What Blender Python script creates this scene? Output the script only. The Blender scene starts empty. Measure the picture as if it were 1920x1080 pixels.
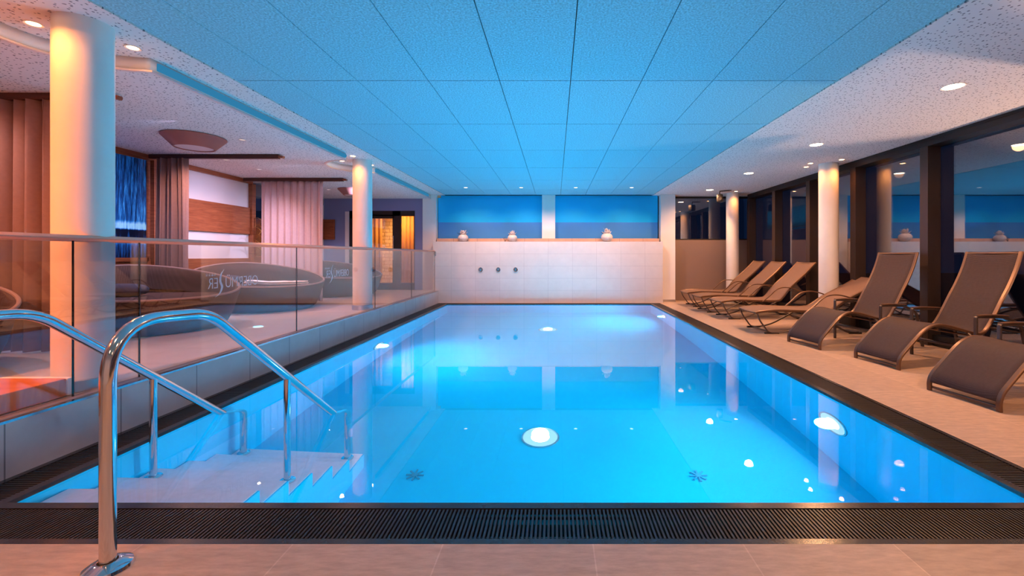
import bpy, bmesh, math, random
from mathutils import Vector, Matrix
random.seed(7)
S = bpy.context.scene
COL = S.collection
PI = math.pi
rad = math.radians

# ------------------------------------------------------------------ materials
def nodes(name):
    m = bpy.data.materials.new(name); m.use_nodes = True
    nt = m.node_tree
    for n in list(nt.nodes): nt.nodes.remove(n)
    out = nt.nodes.new('ShaderNodeOutputMaterial')
    return m, nt, out
def N(nt, typ, **kw):
    n = nt.nodes.new(typ)
    for k, v in kw.items():
        if k.startswith('i_'):
            n.inputs[k[2:].replace('_', ' ')].default_value = v
        else: setattr(n, k, v)
    return n
def rgba(c): return (c[0], c[1], c[2], 1)
def M(name, col, rough=.5, metal=0, spec=.5, var=.0, scale=8, bump=0, bscale=60, stretch=None):
    m, nt, out = nodes(name)
    b = N(nt, 'ShaderNodeBsdfPrincipled')
    b.inputs['Base Color'].default_value = rgba(col); b.inputs['Roughness'].default_value = rough
    b.inputs['Metallic'].default_value = metal; b.inputs['Specular IOR Level'].default_value = spec
    nt.links.new(b.outputs[0], out.inputs[0])
    tc = N(nt, 'ShaderNodeTexCoord'); mp = N(nt, 'ShaderNodeMapping')
    if stretch: mp.inputs['Scale'].default_value = stretch
    nt.links.new(tc.outputs['Object'], mp.inputs[0])
    if var:
        nz = N(nt, 'ShaderNodeTexNoise'); nz.inputs['Scale'].default_value = scale; nz.inputs['Detail'].default_value = 5
        nt.links.new(mp.outputs[0], nz.inputs['Vector'])
        r = N(nt, 'ShaderNodeValToRGB')
        r.color_ramp.elements[0].position = .3; r.color_ramp.elements[1].position = .7
        r.color_ramp.elements[0].color = rgba([c*(1-var) for c in col]); r.color_ramp.elements[1].color = rgba([min(1, c*(1+var)) for c in col])
        nt.links.new(nz.outputs['Fac'], r.inputs[0]); nt.links.new(r.outputs[0], b.inputs['Base Color'])
    if bump:
        nb = N(nt, 'ShaderNodeTexNoise'); nb.inputs['Scale'].default_value = bscale; nb.inputs['Detail'].default_value = 4
        nt.links.new(mp.outputs[0], nb.inputs['Vector'])
        bp = N(nt, 'ShaderNodeBump'); bp.inputs['Strength'].default_value = bump; bp.inputs['Distance'].default_value = .005
        nt.links.new(nb.outputs['Fac'], bp.inputs['Height']); nt.links.new(bp.outputs[0], b.inputs['Normal'])
    return m
def tiles(name, col, mortar, u, v, u0, v0, w, h, gap=.004, rough=.45, var=.05, off=0, nscale=6, spec=.5, streak=None):
    m, nt, out = nodes(name)
    b = N(nt, 'ShaderNodeBsdfPrincipled'); b.inputs['Roughness'].default_value = rough; b.inputs['Specular IOR Level'].default_value = spec
    nt.links.new(b.outputs[0], out.inputs[0])
    tc = N(nt, 'ShaderNodeTexCoord'); sx = N(nt, 'ShaderNodeSeparateXYZ'); nt.links.new(tc.outputs['Object'], sx.inputs[0])
    cx = N(nt, 'ShaderNodeCombineXYZ')
    for k, (ax, o) in enumerate(((u, u0), (v, v0))):
        a = N(nt, 'ShaderNodeMath', operation='SUBTRACT'); nt.links.new(sx.outputs[ax], a.inputs[0]); a.inputs[1].default_value = o - 30*(w if k == 0 else h)
        nt.links.new(a.outputs[0], cx.inputs[k])
    br = N(nt, 'ShaderNodeTexBrick', offset=off, squash=1.0)
    br.inputs['Scale'].default_value = 1; br.inputs['Brick Width'].default_value = w; br.inputs['Row Height'].default_value = h
    br.inputs['Mortar Size'].default_value = gap; br.inputs['Mortar Smooth'].default_value = .1
    br.inputs['Color1'].default_value = rgba([c*(1-var) for c in col]); br.inputs['Color2'].default_value = rgba([min(1, c*(1+var)) for c in col])
    br.inputs['Mortar'].default_value = rgba(mortar)
    nt.links.new(cx.outputs[0], br.inputs['Vector'])
    mp = N(nt, 'ShaderNodeMapping'); nt.links.new(tc.outputs['Object'], mp.inputs[0])
    if streak: mp.inputs['Scale'].default_value = streak
    nz = N(nt, 'ShaderNodeTexNoise'); nz.inputs['Scale'].default_value = nscale; nz.inputs['Detail'].default_value = 9; nz.inputs['Roughness'].default_value = .65
    nt.links.new(mp.outputs[0], nz.inputs['Vector'])
    mr = N(nt, 'ShaderNodeMapRange'); mr.inputs['From Min'].default_value = .3; mr.inputs['From Max'].default_value = .7
    mr.inputs['To Min'].default_value = 1-var*2.5; mr.inputs['To Max'].default_value = 1+var*1.5
    nt.links.new(nz.outputs['Fac'], mr.inputs[0])
    mx = N(nt, 'ShaderNodeVectorMath', operation='SCALE'); nt.links.new(br.outputs['Color'], mx.inputs[0]); nt.links.new(mr.outputs[0], mx.inputs['Scale'])
    nt.links.new(mx.outputs[0], b.inputs['Base Color'])
    bp = N(nt, 'ShaderNodeBump'); bp.inputs['Strength'].default_value = .25; bp.inputs['Distance'].default_value = .003
    nt.links.new(nz.outputs['Fac'], bp.inputs['Height']); nt.links.new(bp.outputs[0], b.inputs['Normal'])
    return m
def perforated(name, col, dot):
    m, nt, out = nodes(name)
    b = N(nt, 'ShaderNodeBsdfPrincipled'); b.inputs['Roughness'].default_value = .8; b.inputs['Specular IOR Level'].default_value = .1
    nt.links.new(b.outputs[0], out.inputs[0])
    tc = N(nt, 'ShaderNodeTexCoord')
    last = None
    for sc, th, o in ((17, .125, 0), (27, .14, 3.3)):
        mp = N(nt, 'ShaderNodeMapping'); mp.inputs['Location'].default_value = (o, o, 0); mp.inputs['Scale'].default_value = (1, 1, 0)
        nt.links.new(tc.outputs['Object'], mp.inputs[0])
        vo = N(nt, 'ShaderNodeTexVoronoi', voronoi_dimensions='2D'); vo.inputs['Scale'].default_value = sc
        nt.links.new(mp.outputs[0], vo.inputs['Vector'])
        lt0 = N(nt, 'ShaderNodeMath', operation='LESS_THAN'); nt.links.new(vo.outputs['Distance'], lt0.inputs[0]); lt0.inputs[1].default_value = th
        sp = N(nt, 'ShaderNodeSeparateColor'); nt.links.new(vo.outputs['Color'], sp.inputs[0])
        kp = N(nt, 'ShaderNodeMath', operation='GREATER_THAN'); nt.links.new(sp.outputs[0], kp.inputs[0]); kp.inputs[1].default_value = .40
        lt = N(nt, 'ShaderNodeMath', operation='MULTIPLY'); nt.links.new(lt0.outputs[0], lt.inputs[0]); nt.links.new(kp.outputs[0], lt.inputs[1])
        if last is None: last = lt
        else:
            mxx = N(nt, 'ShaderNodeMath', operation='MAXIMUM'); nt.links.new(last.outputs[0], mxx.inputs[0]); nt.links.new(lt.outputs[0], mxx.inputs[1]); last = mxx
    mix = N(nt, 'ShaderNodeMix', data_type='RGBA'); nt.links.new(last.outputs[0], mix.inputs[0])
    mix.inputs[6].default_value = rgba(col); mix.inputs[7].default_value = rgba(dot)
    nt.links.new(mix.outputs[2], b.inputs['Base Color'])
    return m
def glassy(name, tint, ior, extra=0.0):
    m, nt, out = nodes(name)
    ge = N(nt, 'ShaderNodeNewGeometry')            # Schlick reflectance, the same from both faces of the pane
    dt = N(nt, 'ShaderNodeVectorMath', operation='DOT_PRODUCT'); nt.links.new(ge.outputs['Incoming'], dt.inputs[0]); nt.links.new(ge.outputs['Normal'], dt.inputs[1])
    ab = N(nt, 'ShaderNodeMath', operation='ABSOLUTE'); nt.links.new(dt.outputs['Value'], ab.inputs[0])
    om = N(nt, 'ShaderNodeMath', operation='SUBTRACT'); om.inputs[0].default_value = 1; nt.links.new(ab.outputs[0], om.inputs[1])
    pw = N(nt, 'ShaderNodeMath', operation='POWER'); nt.links.new(om.outputs[0], pw.inputs[0]); pw.inputs[1].default_value = 5
    f0 = ((ior-1)/(ior+1))**2 + extra
    ad = N(nt, 'ShaderNodeMath', operation='MULTIPLY_ADD', use_clamp=True); nt.links.new(pw.outputs[0], ad.inputs[0]); ad.inputs[1].default_value = 1-f0; ad.inputs[2].default_value = f0
    tr = N(nt, 'ShaderNodeBsdfTransparent'); tr.inputs[0].default_value = rgba(tint)
    gl = N(nt, 'ShaderNodeBsdfGlossy'); gl.inputs['Roughness'].default_value = 0.0
    mx = N(nt, 'ShaderNodeMixShader')
    nt.links.new(ad.outputs[0], mx.inputs[0]); nt.links.new(tr.outputs[0], mx.inputs[1]); nt.links.new(gl.outputs[0], mx.inputs[2])
    nt.links.new(mx.outputs[0], out.inputs[0])
    return m
def emit(name, col, s):
    m, nt, out = nodes(name)
    e = N(nt, 'ShaderNodeEmission'); e.inputs[0].default_value = rgba(col); e.inputs[1].default_value = s
    nt.links.new(e.outputs[0], out.inputs[0]); return m
def wood(name, c1, c2, rough=.4, stretch=(1, 1, 12)):
    m, nt, out = nodes(name)
    b = N(nt, 'ShaderNodeBsdfPrincipled'); b.inputs['Roughness'].default_value = rough
    tc = N(nt, 'ShaderNodeTexCoord'); mp = N(nt, 'ShaderNodeMapping'); mp.inputs['Scale'].default_value = stretch
    nz = N(nt, 'ShaderNodeTexNoise'); nz.inputs['Scale'].default_value = 3; nz.inputs['Detail'].default_value = 8; nz.inputs['Distortion'].default_value = 1.2
    r = N(nt, 'ShaderNodeValToRGB'); r.color_ramp.elements[0].position = .35; r.color_ramp.elements[1].position = .68
    r.color_ramp.elements[0].color = rgba(c1); r.color_ramp.elements[1].color = rgba(c2)
    nt.links.new(tc.outputs['Object'], mp.inputs[0]); nt.links.new(mp.outputs[0], nz.inputs['Vector']); nt.links.new(nz.outputs['Fac'], r.inputs[0])
    nt.links.new(r.outputs[0], b.inputs['Base Color']); nt.links.new(b.outputs[0], out.inputs[0]); return m
def weave(name, c1, c2, sc=160, rough=.75):
    m, nt, out = nodes(name)
    b = N(nt, 'ShaderNodeBsdfPrincipled'); b.inputs['Roughness'].default_value = rough; b.inputs['Specular IOR Level'].default_value = .3
    tc = N(nt, 'ShaderNodeTexCoord')
    w1 = N(nt, 'ShaderNodeTexWave', bands_direction='X'); w1.inputs['Scale'].default_value = sc/6; w1.inputs['Distortion'].default_value = .6
    w2 = N(nt, 'ShaderNodeTexWave', bands_direction='Y'); w2.inputs['Scale'].default_value = sc/6; w2.inputs['Distortion'].default_value = .6
    nz = N(nt, 'ShaderNodeTexNoise'); nz.inputs['Scale'].default_value = 40; nz.inputs['Detail'].default_value = 4
    for n in (w1, w2, nz): nt.links.new(tc.outputs['Object'], n.inputs['Vector'])
    a = N(nt, 'ShaderNodeMath', operation='ADD'); nt.links.new(w1.outputs['Fac'], a.inputs[0]); nt.links.new(w2.outputs['Fac'], a.inputs[1])
    a2 = N(nt, 'ShaderNodeMath', operation='ADD'); nt.links.new(a.outputs[0], a2.inputs[0]); nt.links.new(nz.outputs['Fac'], a2.inputs[1])
    dv = N(nt, 'ShaderNodeMath', operation='DIVIDE'); nt.links.new(a2.outputs[0], dv.inputs[0]); dv.inputs[1].default_value = 3
    mix = N(nt, 'ShaderNodeMix', data_type='RGBA'); nt.links.new(dv.outputs[0], mix.inputs[0]); mix.inputs[6].default_value = rgba(c1); mix.inputs[7].default_value = rgba(c2)
    bp = N(nt, 'ShaderNodeBump'); bp.inputs['Strength'].default_value = .3; bp.inputs['Distance'].default_value = .003
    nt.links.new(dv.outputs[0], bp.inputs['Height']); nt.links.new(bp.outputs[0], b.inputs['Normal'])
    nt.links.new(mix.outputs[2], b.inputs['Base Color']); nt.links.new(b.outputs[0], out.inputs[0]); return m

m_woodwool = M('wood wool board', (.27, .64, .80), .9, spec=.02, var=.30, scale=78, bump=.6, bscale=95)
m_perf = perforated('perforated plasterboard', (.82, .80, .80), (.24, .23, .26))
m_white = M('white plaster', (.82, .80, .79), .75, spec=.2, var=.02, scale=3)
m_column = M('column plaster', (.80, .77, .74), .6, spec=.3, var=.03, scale=5)
m_deck = tiles('deck stone tile', (.52, .38, .29), (.66, .50, .40), 0, 1, -.451, 1.31, .603, 1.2, .003, .42, .10, nscale=9, streak=(1, 4, 1))
m_plat = tiles('platform tile', (.74, .66, .62), (.5, .45, .42), 0, 1, -2.9, 2.25, .6, .6, .003, .3, .03, nscale=5)
m_ledge = tiles('ledge tile', (.50, .45, .45), (.2, .18, .19), 1, 2, 2.25, -.1, .603, .60, .004, .35, .04, nscale=4)
m_backtile = tiles('back wall tile', (.72, .65, .62), (.54, .48, .47), 0, 2, -2.54, 0, .592, .30, .003, .45, .02, nscale=5)
m_strip = tiles('plinth tile', (.62, .42, .33), (.3, .2, .18), 0, 2, -2.54, 0, .592, 1, .004, .5, .05)
m_kerb = M('anthracite stone', (.030, .028, .030), .22, var=.25, scale=14, bump=.1)
m_grate = M('anthracite grating', (.022, .020, .021), .35)
m_channel = M('channel black', (.006, .006, .007), .6)
m_liner = M('pool liner', (.012, .60, .84), .6, spec=0.0, var=.02, scale=2)
m_step = M('anti slip step tile', (.95, .82, .90), .6, spec=0.0, var=.04, scale=30)
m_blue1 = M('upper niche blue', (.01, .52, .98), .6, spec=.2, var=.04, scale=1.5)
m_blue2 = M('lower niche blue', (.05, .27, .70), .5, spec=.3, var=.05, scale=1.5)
m_steel = M('polished stainless steel', (.74, .74, .76), .10, 1)
m_brush = M('brushed steel', (.62, .60, .60), .3, 1)
m_rail = M('satin steel handrail', (.86, .52, .40), .30, 1)  # steel with amber light put into its base colour
m_black = M('black plastic', (.012, .012, .014), .4)
m_bronze = M('bronze window frame', (.060, .040, .034), .38, .35)
m_gasket = M('dark gasket', (.010, .009, .010), .5)
m_wall_brown = M('satin brown panel', (.26, .19, .165), .32, spec=.5, var=.02, scale=2)
m_dkwood = wood('mahogany bar', (.05, .014, .010), (.10, .030, .018), .4, (1, 8, 8))
m_wood = wood('cherry veneer', (.26, .075, .030), (.42, .14, .055), .35, (1, 1, 14))
m_orange = wood('orange stained wood', (.70, .17, .018), (.88, .26, .035), .45, (1, 8, 1))
m_curtain = M('heavy curtain fabric', (.33, .21, .19), .9, spec=.1, var=.05, scale=30, bump=.15)
m_curtain2 = M('pale curtain fabric', (.74, .58, .60), .9, spec=.1, var=.04, scale=30, bump=.15)
m_bed = weave('woven resin shell', (.048, .026, .022), (.105, .062, .054), 120)
m_bedin = M('dark mattress cover', (.075, .048, .048), .9, spec=.1, var=.1, scale=20)
m_bedpipe = M('piping', (.36, .24, .22), .7)
m_cush = M('blue grey cushion', (.045, .058, .09), .9, spec=.1, var=.1, scale=15)
m_towel = M('white towel', (.78, .76, .78), .95, spec=.05, bump=.5, bscale=150)
m_leather = M('dark quilted cushion', (.035, .022, .018), .35, var=.4, scale=25, bump=.6, bscale=30)
m_sling = weave('dark brown sling', (.032, .021, .022), (.088, .058, .058), 260)
m_sling2 = weave('tan sling', (.16, .10, .075), (.28, .18, .135), 260)
m_frameA = M('bronze tube', (.17, .095, .060), .35, .4)
m_frameB = M('dark taupe tube', (.10, .075, .070), .35, .4)
m_pot = M('crackled white ceramic', (.74, .68, .66), .5, var=.12, scale=25, bump=.7, bscale=30)
m_petal = M('white petal', (.82, .78, .80), .6, var=.05)
m_twig = M('dark twig', (.05, .04, .035), .8)
m_coneout = M('copper felt shade', (.40, .19, .16), .7, var=.04)
m_diff = M('unlit white diffuser', (.80, .80, .82), .5)
m_glass = glassy('railing glass', (.93, .955, .96), 1.5, .06)
m_gedge = M('glass edge', (.012, .03, .05), .15)
m_win = glassy('window glass', (.60, .64, .70), 1.75, .16)
m_logo = M('frosted lettering', (.78, .80, .90), .7)
m_leaf = M('dry yellow leaf', (.42, .26, .07), .6, var=.2, scale=12)
m_potdark = M('dark planter', (.03, .03, .03), .5)
m_brick = tiles('split stone wall', (.85, .62, .36), (.45, .25, .10), 0, 2, 0, 0, .34, .11, .008, .8, .15, off=.5, nscale=10)
m_saunacurt = M('amber curtain', (.78, .42, .13), .85, spec=.1, var=.05)
m_saunafloor = M('sauna floor', (.72, .50, .32), .5)
m_steelline = M('steel trim', (.55, .6, .65), .15, 1)
m_ground = M('terrace night', (.03, .03, .035), .8)
m_warm_disc = emit('warm lamp', (1, .72, .48), 26)
m_orange_disc = emit('amber lamp', (1, .50, .20), 24)
m_pool_disc = emit('pool lamp', (.62, .88, 1), 26)
m_pool_halo = emit('painted lamp halo', (.35, .75, 1), 1.2)  # halo of scattered lamp light, put in as a glowing colour
m_step_glow = emit('added blue step glow', (.06, .42, .82), .48)  # cyan light on the step face, put in as a glow
m_off_disc = emit('faint lamp', (1, .8, .75), .8)
m_dim_disc = emit('soft lamp', (1, .85, .75), 5)
m_wfm, nt, out = nodes('backlit waterfall print')
_e = N(nt, 'ShaderNodeBsdfPrincipled'); _e.inputs['Roughness'].default_value = .3
_tc = N(nt, 'ShaderNodeTexCoord'); _mp = N(nt, 'ShaderNodeMapping'); _mp.inputs['Scale'].default_value = (1, 11, .8)
_nz = N(nt, 'ShaderNodeTexNoise'); _nz.inputs['Scale'].default_value = 3.2; _nz.inputs['Detail'].default_value = 12; _nz.inputs['Roughness'].default_value = .72
_r = N(nt, 'ShaderNodeValToRGB'); _cr = _r.color_ramp
_cr.elements[0].position = .38; _cr.elements[0].color = (.001, .004, .02, 1)
_cr.elements[1].position = .75; _cr.elements[1].color = (.25, .62, .95, 1)
_c = _cr.elements.new(.50); _c.color = (.006, .07, .30, 1); _c = _cr.elements.new(.60); _c.color = (.02, .22, .65, 1)
_sz = N(nt, 'ShaderNodeSeparateXYZ'); nt.links.new(_tc.outputs['Object'], _sz.inputs[0])
_rz = N(nt, 'ShaderNodeValToRGB'); _cz = _rz.color_ramp     # foam, dark rock and pool bands low in the picture
_cz.elements[0].position = .0; _cz.elements[0].color = (.35, .35, .35, 1); _cz.elements[1].position = 1; _cz.elements[1].color = (.42, .42, .42, 1)
for p, v in ((.12, .45), (.17, .62), (.20, .35), (.27, .25), (.29, .70), (.33, .72), (.37, .48)):
    _q = _cz.elements.new(p); _q.color = (v, v, v, 1)
_ms = N(nt, 'ShaderNodeMapRange'); _ms.inputs['From Min'].default_value = 0; _ms.inputs['From Max'].default_value = 1.37
nt.links.new(_sz.outputs[2], _ms.inputs[0]); nt.links.new(_ms.outputs[0], _rz.inputs[0])
nt.links.new(_tc.outputs['Object'], _mp.inputs[0]); nt.links.new(_mp.outputs[0], _nz.inputs['Vector'])
_ad = N(nt, 'ShaderNodeMath', operation='ADD'); nt.links.new(_nz.outputs['Fac'], _ad.inputs[0]); nt.links.new(_rz.outputs[0], _ad.inputs[1])
_sb = N(nt, 'ShaderNodeMath', operation='SUBTRACT'); nt.links.new(_ad.outputs[0], _sb.inputs[0]); _sb.inputs[1].default_value = .46
nt.links.new(_sb.outputs[0], _r.inputs[0]); nt.links.new(_r.outputs[0], _e.inputs['Base Color']); nt.links.new(_r.outputs[0], _e.inputs['Emission Color'])
_e.inputs['Emission Strength'].default_value = .38
nt.links.new(_e.outputs[0], out.inputs[0])
m_water, nt, out = nodes('pool water')
_g = N(nt, 'ShaderNodeBsdfGlass'); _g.inputs['IOR'].default_value = 1.33; _g.inputs['Roughness'].default_value = 0; _g.inputs[0].default_value = (1, 1, 1, 1)
nt.links.new(_g.outputs[0], out.inputs[0])

# ------------------------------------------------------------------ builders
def fin(name, bm, mat, parent=None, smooth=False, **props):
    me = bpy.data.meshes.new(name)
    bmesh.ops.recalc_face_normals(bm, faces=bm.faces)
    if smooth:
        for f in bm.faces: f.smooth = True
        if smooth != 'all':
            for e in bm.edges:
                if len(e.link_faces) == 2 and e.calc_face_angle(0) > rad(38): e.smooth = False
    bm.to_mesh(me); bm.free()
    me.materials.append(mat)
    o = bpy.data.objects.new(name, me); COL.objects.link(o)
    if parent: o.parent = parent
    for k, v in props.items(): o[k] = v
    return o
def box(bm, x0, x1, y0, y1, z0, z1, bev=0, mtx=None):
    vs = [bm.verts.new((x, y, z)) for x in (x0, x1) for y in (y0, y1) for z in (z0, z1)]
    fs = [bm.faces.new([vs[i] for i in q]) for q in ((0, 1, 3, 2), (4, 6, 7, 5), (0, 4, 5, 1), (2, 3, 7, 6), (0, 2, 6, 4), (1, 5, 7, 3))]
    if mtx is not None:
        for v in vs: v.co = mtx @ v.co
    if bev:
        es = set(e for f in fs for e in f.edges)
        bmesh.ops.bevel(bm, geom=list(es), offset=bev, segments=2, affect='EDGES', profile=.5)
def mbox(name, x0, x1, y0, y1, z0, z1, mat, parent=None, bev=0, **p):
    bm = bmesh.new(); box(bm, x0, x1, y0, y1, z0, z1, bev)
    return fin(name, bm, mat, parent, smooth=bool(bev), **p)
def frames(pts, closed=False):
    pts = [Vector(p) for p in pts]; out = []; up = None
    for i, p in enumerate(pts):
        a = pts[i-1] if i > 0 else (pts[-1] if closed else pts[0]); b = pts[(i+1) % len(pts)] if (i < len(pts)-1 or closed) else pts[-1]
        t = (b-a).normalized()
        if up is None:
            up = Vector((0, 0, 1)) if abs(t.z) < .9 else Vector((0, 1, 0))
        s = t.cross(up).normalized(); up = s.cross(t).normalized()
        out.append((p, s, up, t))
    return out
def sweep(bm, pts, prof, closed=False, caps=True):
    """prof: list of (side, up) offsets around the section"""
    rings = []
    for p, s, u, t in frames(pts, closed):
        rings.append([bm.verts.new(p + s*a + u*b) for a, b in prof])
    n = len(prof); m = len(rings)
    for i in range(m if closed else m-1):
        A, B = rings[i], rings[(i+1) % m]
        for k in range(n): bm.faces.new((A[k], A[(k+1) % n], B[(k+1) % n], B[k]))
    if caps and not closed:
        bm.faces.new(rings[0][::-1]); bm.faces.new(rings[-1])
def circ(r, n=12): return [(r*math.cos(2*PI*k/n), r*math.sin(2*PI*k/n)) for k in range(n)]
def rect(w, h, c=.25):
    a, b = w/2, h/2; k = min(a, b)*c*2
    return [(a, -b+k), (a, b-k), (a-k, b), (-a+k, b), (-a, b-k), (-a, -b+k), (-a+k, -b), (a-k, -b)]
def tube(bm, pts, r, n=12, **k): sweep(bm, pts, circ(r, n), **k)
def fillet(pts, r, seg=6):
    pts = [Vector(p) for p in pts]; out = [pts[0]]
    for i in range(1, len(pts)-1):
        rr = r[i-1] if isinstance(r, (list, tuple)) else r
        a, p, b = pts[i-1], pts[i], pts[i+1]
        d1, d2 = (a-p), (b-p); l = min(rr, d1.length*.49, d2.length*.49)
        p1, p2 = p+d1.normalized()*l, p+d2.normalized()*l
        for k in range(seg+1):
            t = k/seg; out.append(p1*(1-t)**2 + p*2*t*(1-t) + p2*t*t)
    out.append(pts[-1]); return out
def smoothpts(pts, seg=6):
    P = [Vector(p) for p in pts]; P = [P[0]*2-P[1]] + P + [P[-1]*2-P[-2]]; out = []
    for i in range(1, len(P)-2):
        for k in range(seg):
            t = k/seg; a, b, c, d = P[i-1], P[i], P[i+1], P[i+2]
            out.append(.5*((2*b)+(c-a)*t+(2*a-5*b+4*c-d)*t*t+(3*b-a-3*c+d)*t**3))
    out.append(P[-2]); return out
def lathe(bm, prof, n=32, cx=0, cy=0, rfun=None, cap=True):
    rings = []
    for r, z in prof:
        rings.append([bm.verts.new((cx + r*math.cos(2*PI*k/n), cy + r*math.sin(2*PI*k/n), z)) for k in range(n)])
    for A, B in zip(rings, rings[1:]):
        for k in range(n): bm.faces.new((A[k], A[(k+1) % n], B[(k+1) % n], B[k]))
    if cap: bm.faces.new(rings[0][::-1]); bm.faces.new(rings[-1])
def empty(name, loc, rz=0, **props):
    o = bpy.data.objects.new(name, None); COL.objects.link(o); o.location = loc; o.rotation_euler.z = rz; o.empty_display_size = .1
    for k, v in props.items(): o[k] = v
    return o
def dup(root, loc, rz, label, group=None):
    r = root.copy(); COL.objects.link(r); r.location = loc; r.rotation_euler.z = rz; r['label'] = label
    if group: r['group'] = group
    for ch in list(root.children):
        c = ch.copy(); COL.objects.link(c); c.parent = r
        for g in list(ch.children):
            d = g.copy(); COL.objects.link(d); d.parent = c
    return r
def spot(name, loc, aim, power, col, size, blend=.6, radius=.04, parent=None):
    l = bpy.data.lights.new(name, 'SPOT'); l.energy = power; l.color = col; l.spot_size = rad(size); l.spot_blend = blend; l.shadow_soft_size = radius
    o = bpy.data.objects.new(name, l); COL.objects.link(o); o.location = loc
    o.rotation_euler = (Vector(aim)-Vector(loc)).to_track_quat('-Z', 'Y').to_euler()
    return o
def area(name, loc, aim, power, col, sx, sy, spread=180):
    l = bpy.data.lights.new(name, 'AREA'); l.shape = 'RECTANGLE'; l.size = sx; l.size_y = sy; l.energy = power; l.color = col; l.spread = rad(spread)
    o = bpy.data.objects.new(name, l); COL.objects.link(o); o.location = loc
    o.rotation_euler = (Vector(aim)-Vector(loc)).to_track_quat('-Z', 'Y').to_euler()
    return o
ST = dict(kind='structure')

# ------------------------------------------------------------------ dimensions
ZC = 2.68; ZL = 2.585; PZ = .30          # ceiling, lower ceiling, platform
PX0, PX1, PY0, PY1 = -2.575, 2.28, 2.04, 10.39
LX = -2.85; WX = 4.97; WL = -5.8; YF = -2.6; DEP = -1.32

# ------------------------------------------------------------------ setting
bm = bmesh.new()
box(bm, LX, WX+.05, YF, 1.747, -.30, 0)
box(bm, 2.56, WX+.05, 1.747, 11.3, -.30, 0)
box(bm, LX, 2.56, 10.60, 11.3, -.30, 0)
fin('floor', bm, m_deck, **ST)
bm = bmesh.new(); box(bm, -7.2, LX-.012, YF, 11.0, -.3, PZ-.002)
fin('floor_platform', bm, m_plat, **ST)
mbox('wall_ledge', LX-.012, LX, YF, 10.60, -.05, PZ-.012, m_ledge, **ST)
bm = bmesh.new(); box(bm, LX-.03, LX+.004, YF, 10.60, PZ-.012, PZ+.002)
fin('trim_1', bm, m_steelline, **ST)
mbox('trim_2', LX-.10, LX-.03, YF, 10.60, PZ-.002, PZ+.004, M('grey cap stone', (.33, .29, .30), .35, var=.05), **ST)

# pool basin: walls, floor and steps
bm = bmesh.new()
t = .12
box(bm, PX0-t, PX1+t, PY0-t, PY1+t, DEP-t, DEP)
box(bm, PX0-t, PX0, PY0-t, PY1+t, DEP, -.03)
box(bm, PX1, PX1+t, PY0-t, PY1+t, DEP, -.03)
box(bm, PX0, PX1, PY0-t, PY0, DEP, -.03)
box(bm, PX0, PX1, PY1, PY1+t, DEP, -.03)
basin = fin('pool_basin', bm, m_liner, **ST)
bm = bmesh.new()
for k in range(6):
    y0 = PY0+.005+.25*k; box(bm, PX0+.002, -1.56, y0, y0+.25, DEP+.001, -.17-.19*k)
steps = fin('pool_steps', bm, m_liner, **ST)
for k in range(6):
    y0 = PY0+.005+.25*k; mbox('step_tread', PX0+.01, -1.57, y0+.003, y0+.247, -.17-.19*k+.0005, -.17-.19*k+.008, m_step, steps)
bm = bmesh.new()
vs = [bm.verts.new((x, y, -.018)) for x, y in ((PX0-.002, PY0-.002), (PX1+.002, PY0-.002), (PX1+.002, PY1+.002), (PX0-.002, PY1+.002))]
bm.faces.new(vs)
water = fin('water', bm, m_water, **ST)
for p in water.data.polygons: p.use_smooth = True

# dark stone coping around the water with its overflow channel
def ring(bm, x0, x1, y0, y1, w, e, s, n, z0, z1, bev=0):
    """border of given widths (w, e, s, n) inside the outer rectangle"""
    box(bm, x0, x0+w, y0, y1, z0, z1, bev); box(bm, x1-e, x1, y0, y1, z0, z1, bev)
    box(bm, x0+w, x1-e, y0, y0+s, z0, z1, bev); box(bm, x0+w, x1-e, y1-n, y1, z0, z1, bev)
OX0, OX1, OY0, OY1 = LX+.001, 2.56, 1.747, 10.60
bm = bmesh.new()
ring(bm, PX0-.05, PX1+.05, PY0-.045, PY1+.04, .05, .05, .045, .04, -.03, 0)
ring(bm, OX0, OX1, OY0, OY1, .035, .035, .033, .03, -.3, 0)
cop = fin('pool_coping', bm, m_kerb, **ST)
bm = bmesh.new()
GX0, GX1, GY0, GY1 = OX0+.035, OX1-.035, OY0+.033, OY1-.03
ring(bm, GX0, GX1, GY0, GY1, (PX0-.05)-GX0, GX1-(PX1+.05), (PY0-.045)-GY0, GY1-(PY1+.04), -.14, -.12)
fin('overflow_channel', bm, m_channel, cop)
def grate(label, x0, x1, y0, y1, along):
    root = empty('pool_grate', ((x0+x1)/2, (y0+y1)/2, -.03), 0, label=label, category='drain grate', group='overflow grates around the pool')
    cx, cy = root.location.x, root.location.y
    bm = bmesh.new(); p = .0178
    if along == 'Y':
        n = int((x1-x0)/p)
        for k in range(n):
            x = x0 + p*(k+.5) - cx; box(bm, x-.0045, x+.0045, y0-cy+.004, y1-cy-.004, 0, .027)
        fin('slat_grid', bm, m_grate, root)
        bm = bmesh.new()
        for yy in (y0+.035, y1-.035): box(bm, x0-cx, x1-cx, yy-cy-.004, yy-cy+.004, -.012, .012)
    else:
        n = int((y1-y0)/p)
        for k in range(n):
            y = y0 + p*(k+.5) - cy; box(bm, x0-cx+.004, x1-cx-.004, y-.0045, y+.0045, 0, .027)
        fin('slat_grid', bm, m_grate, root)
        bm = bmesh.new()
        for xx in (x0+.03, x1-.03): box(bm, xx-cx-.004, xx-cx+.004, y0-cy, y1-cy, -.012, .012)
    fin('cross_bar', bm, m_grate, root)
grate('wide black slatted overflow grate along the near edge of the pool', GX0, GX1, GY0, PY0-.045, 'Y')
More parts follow.
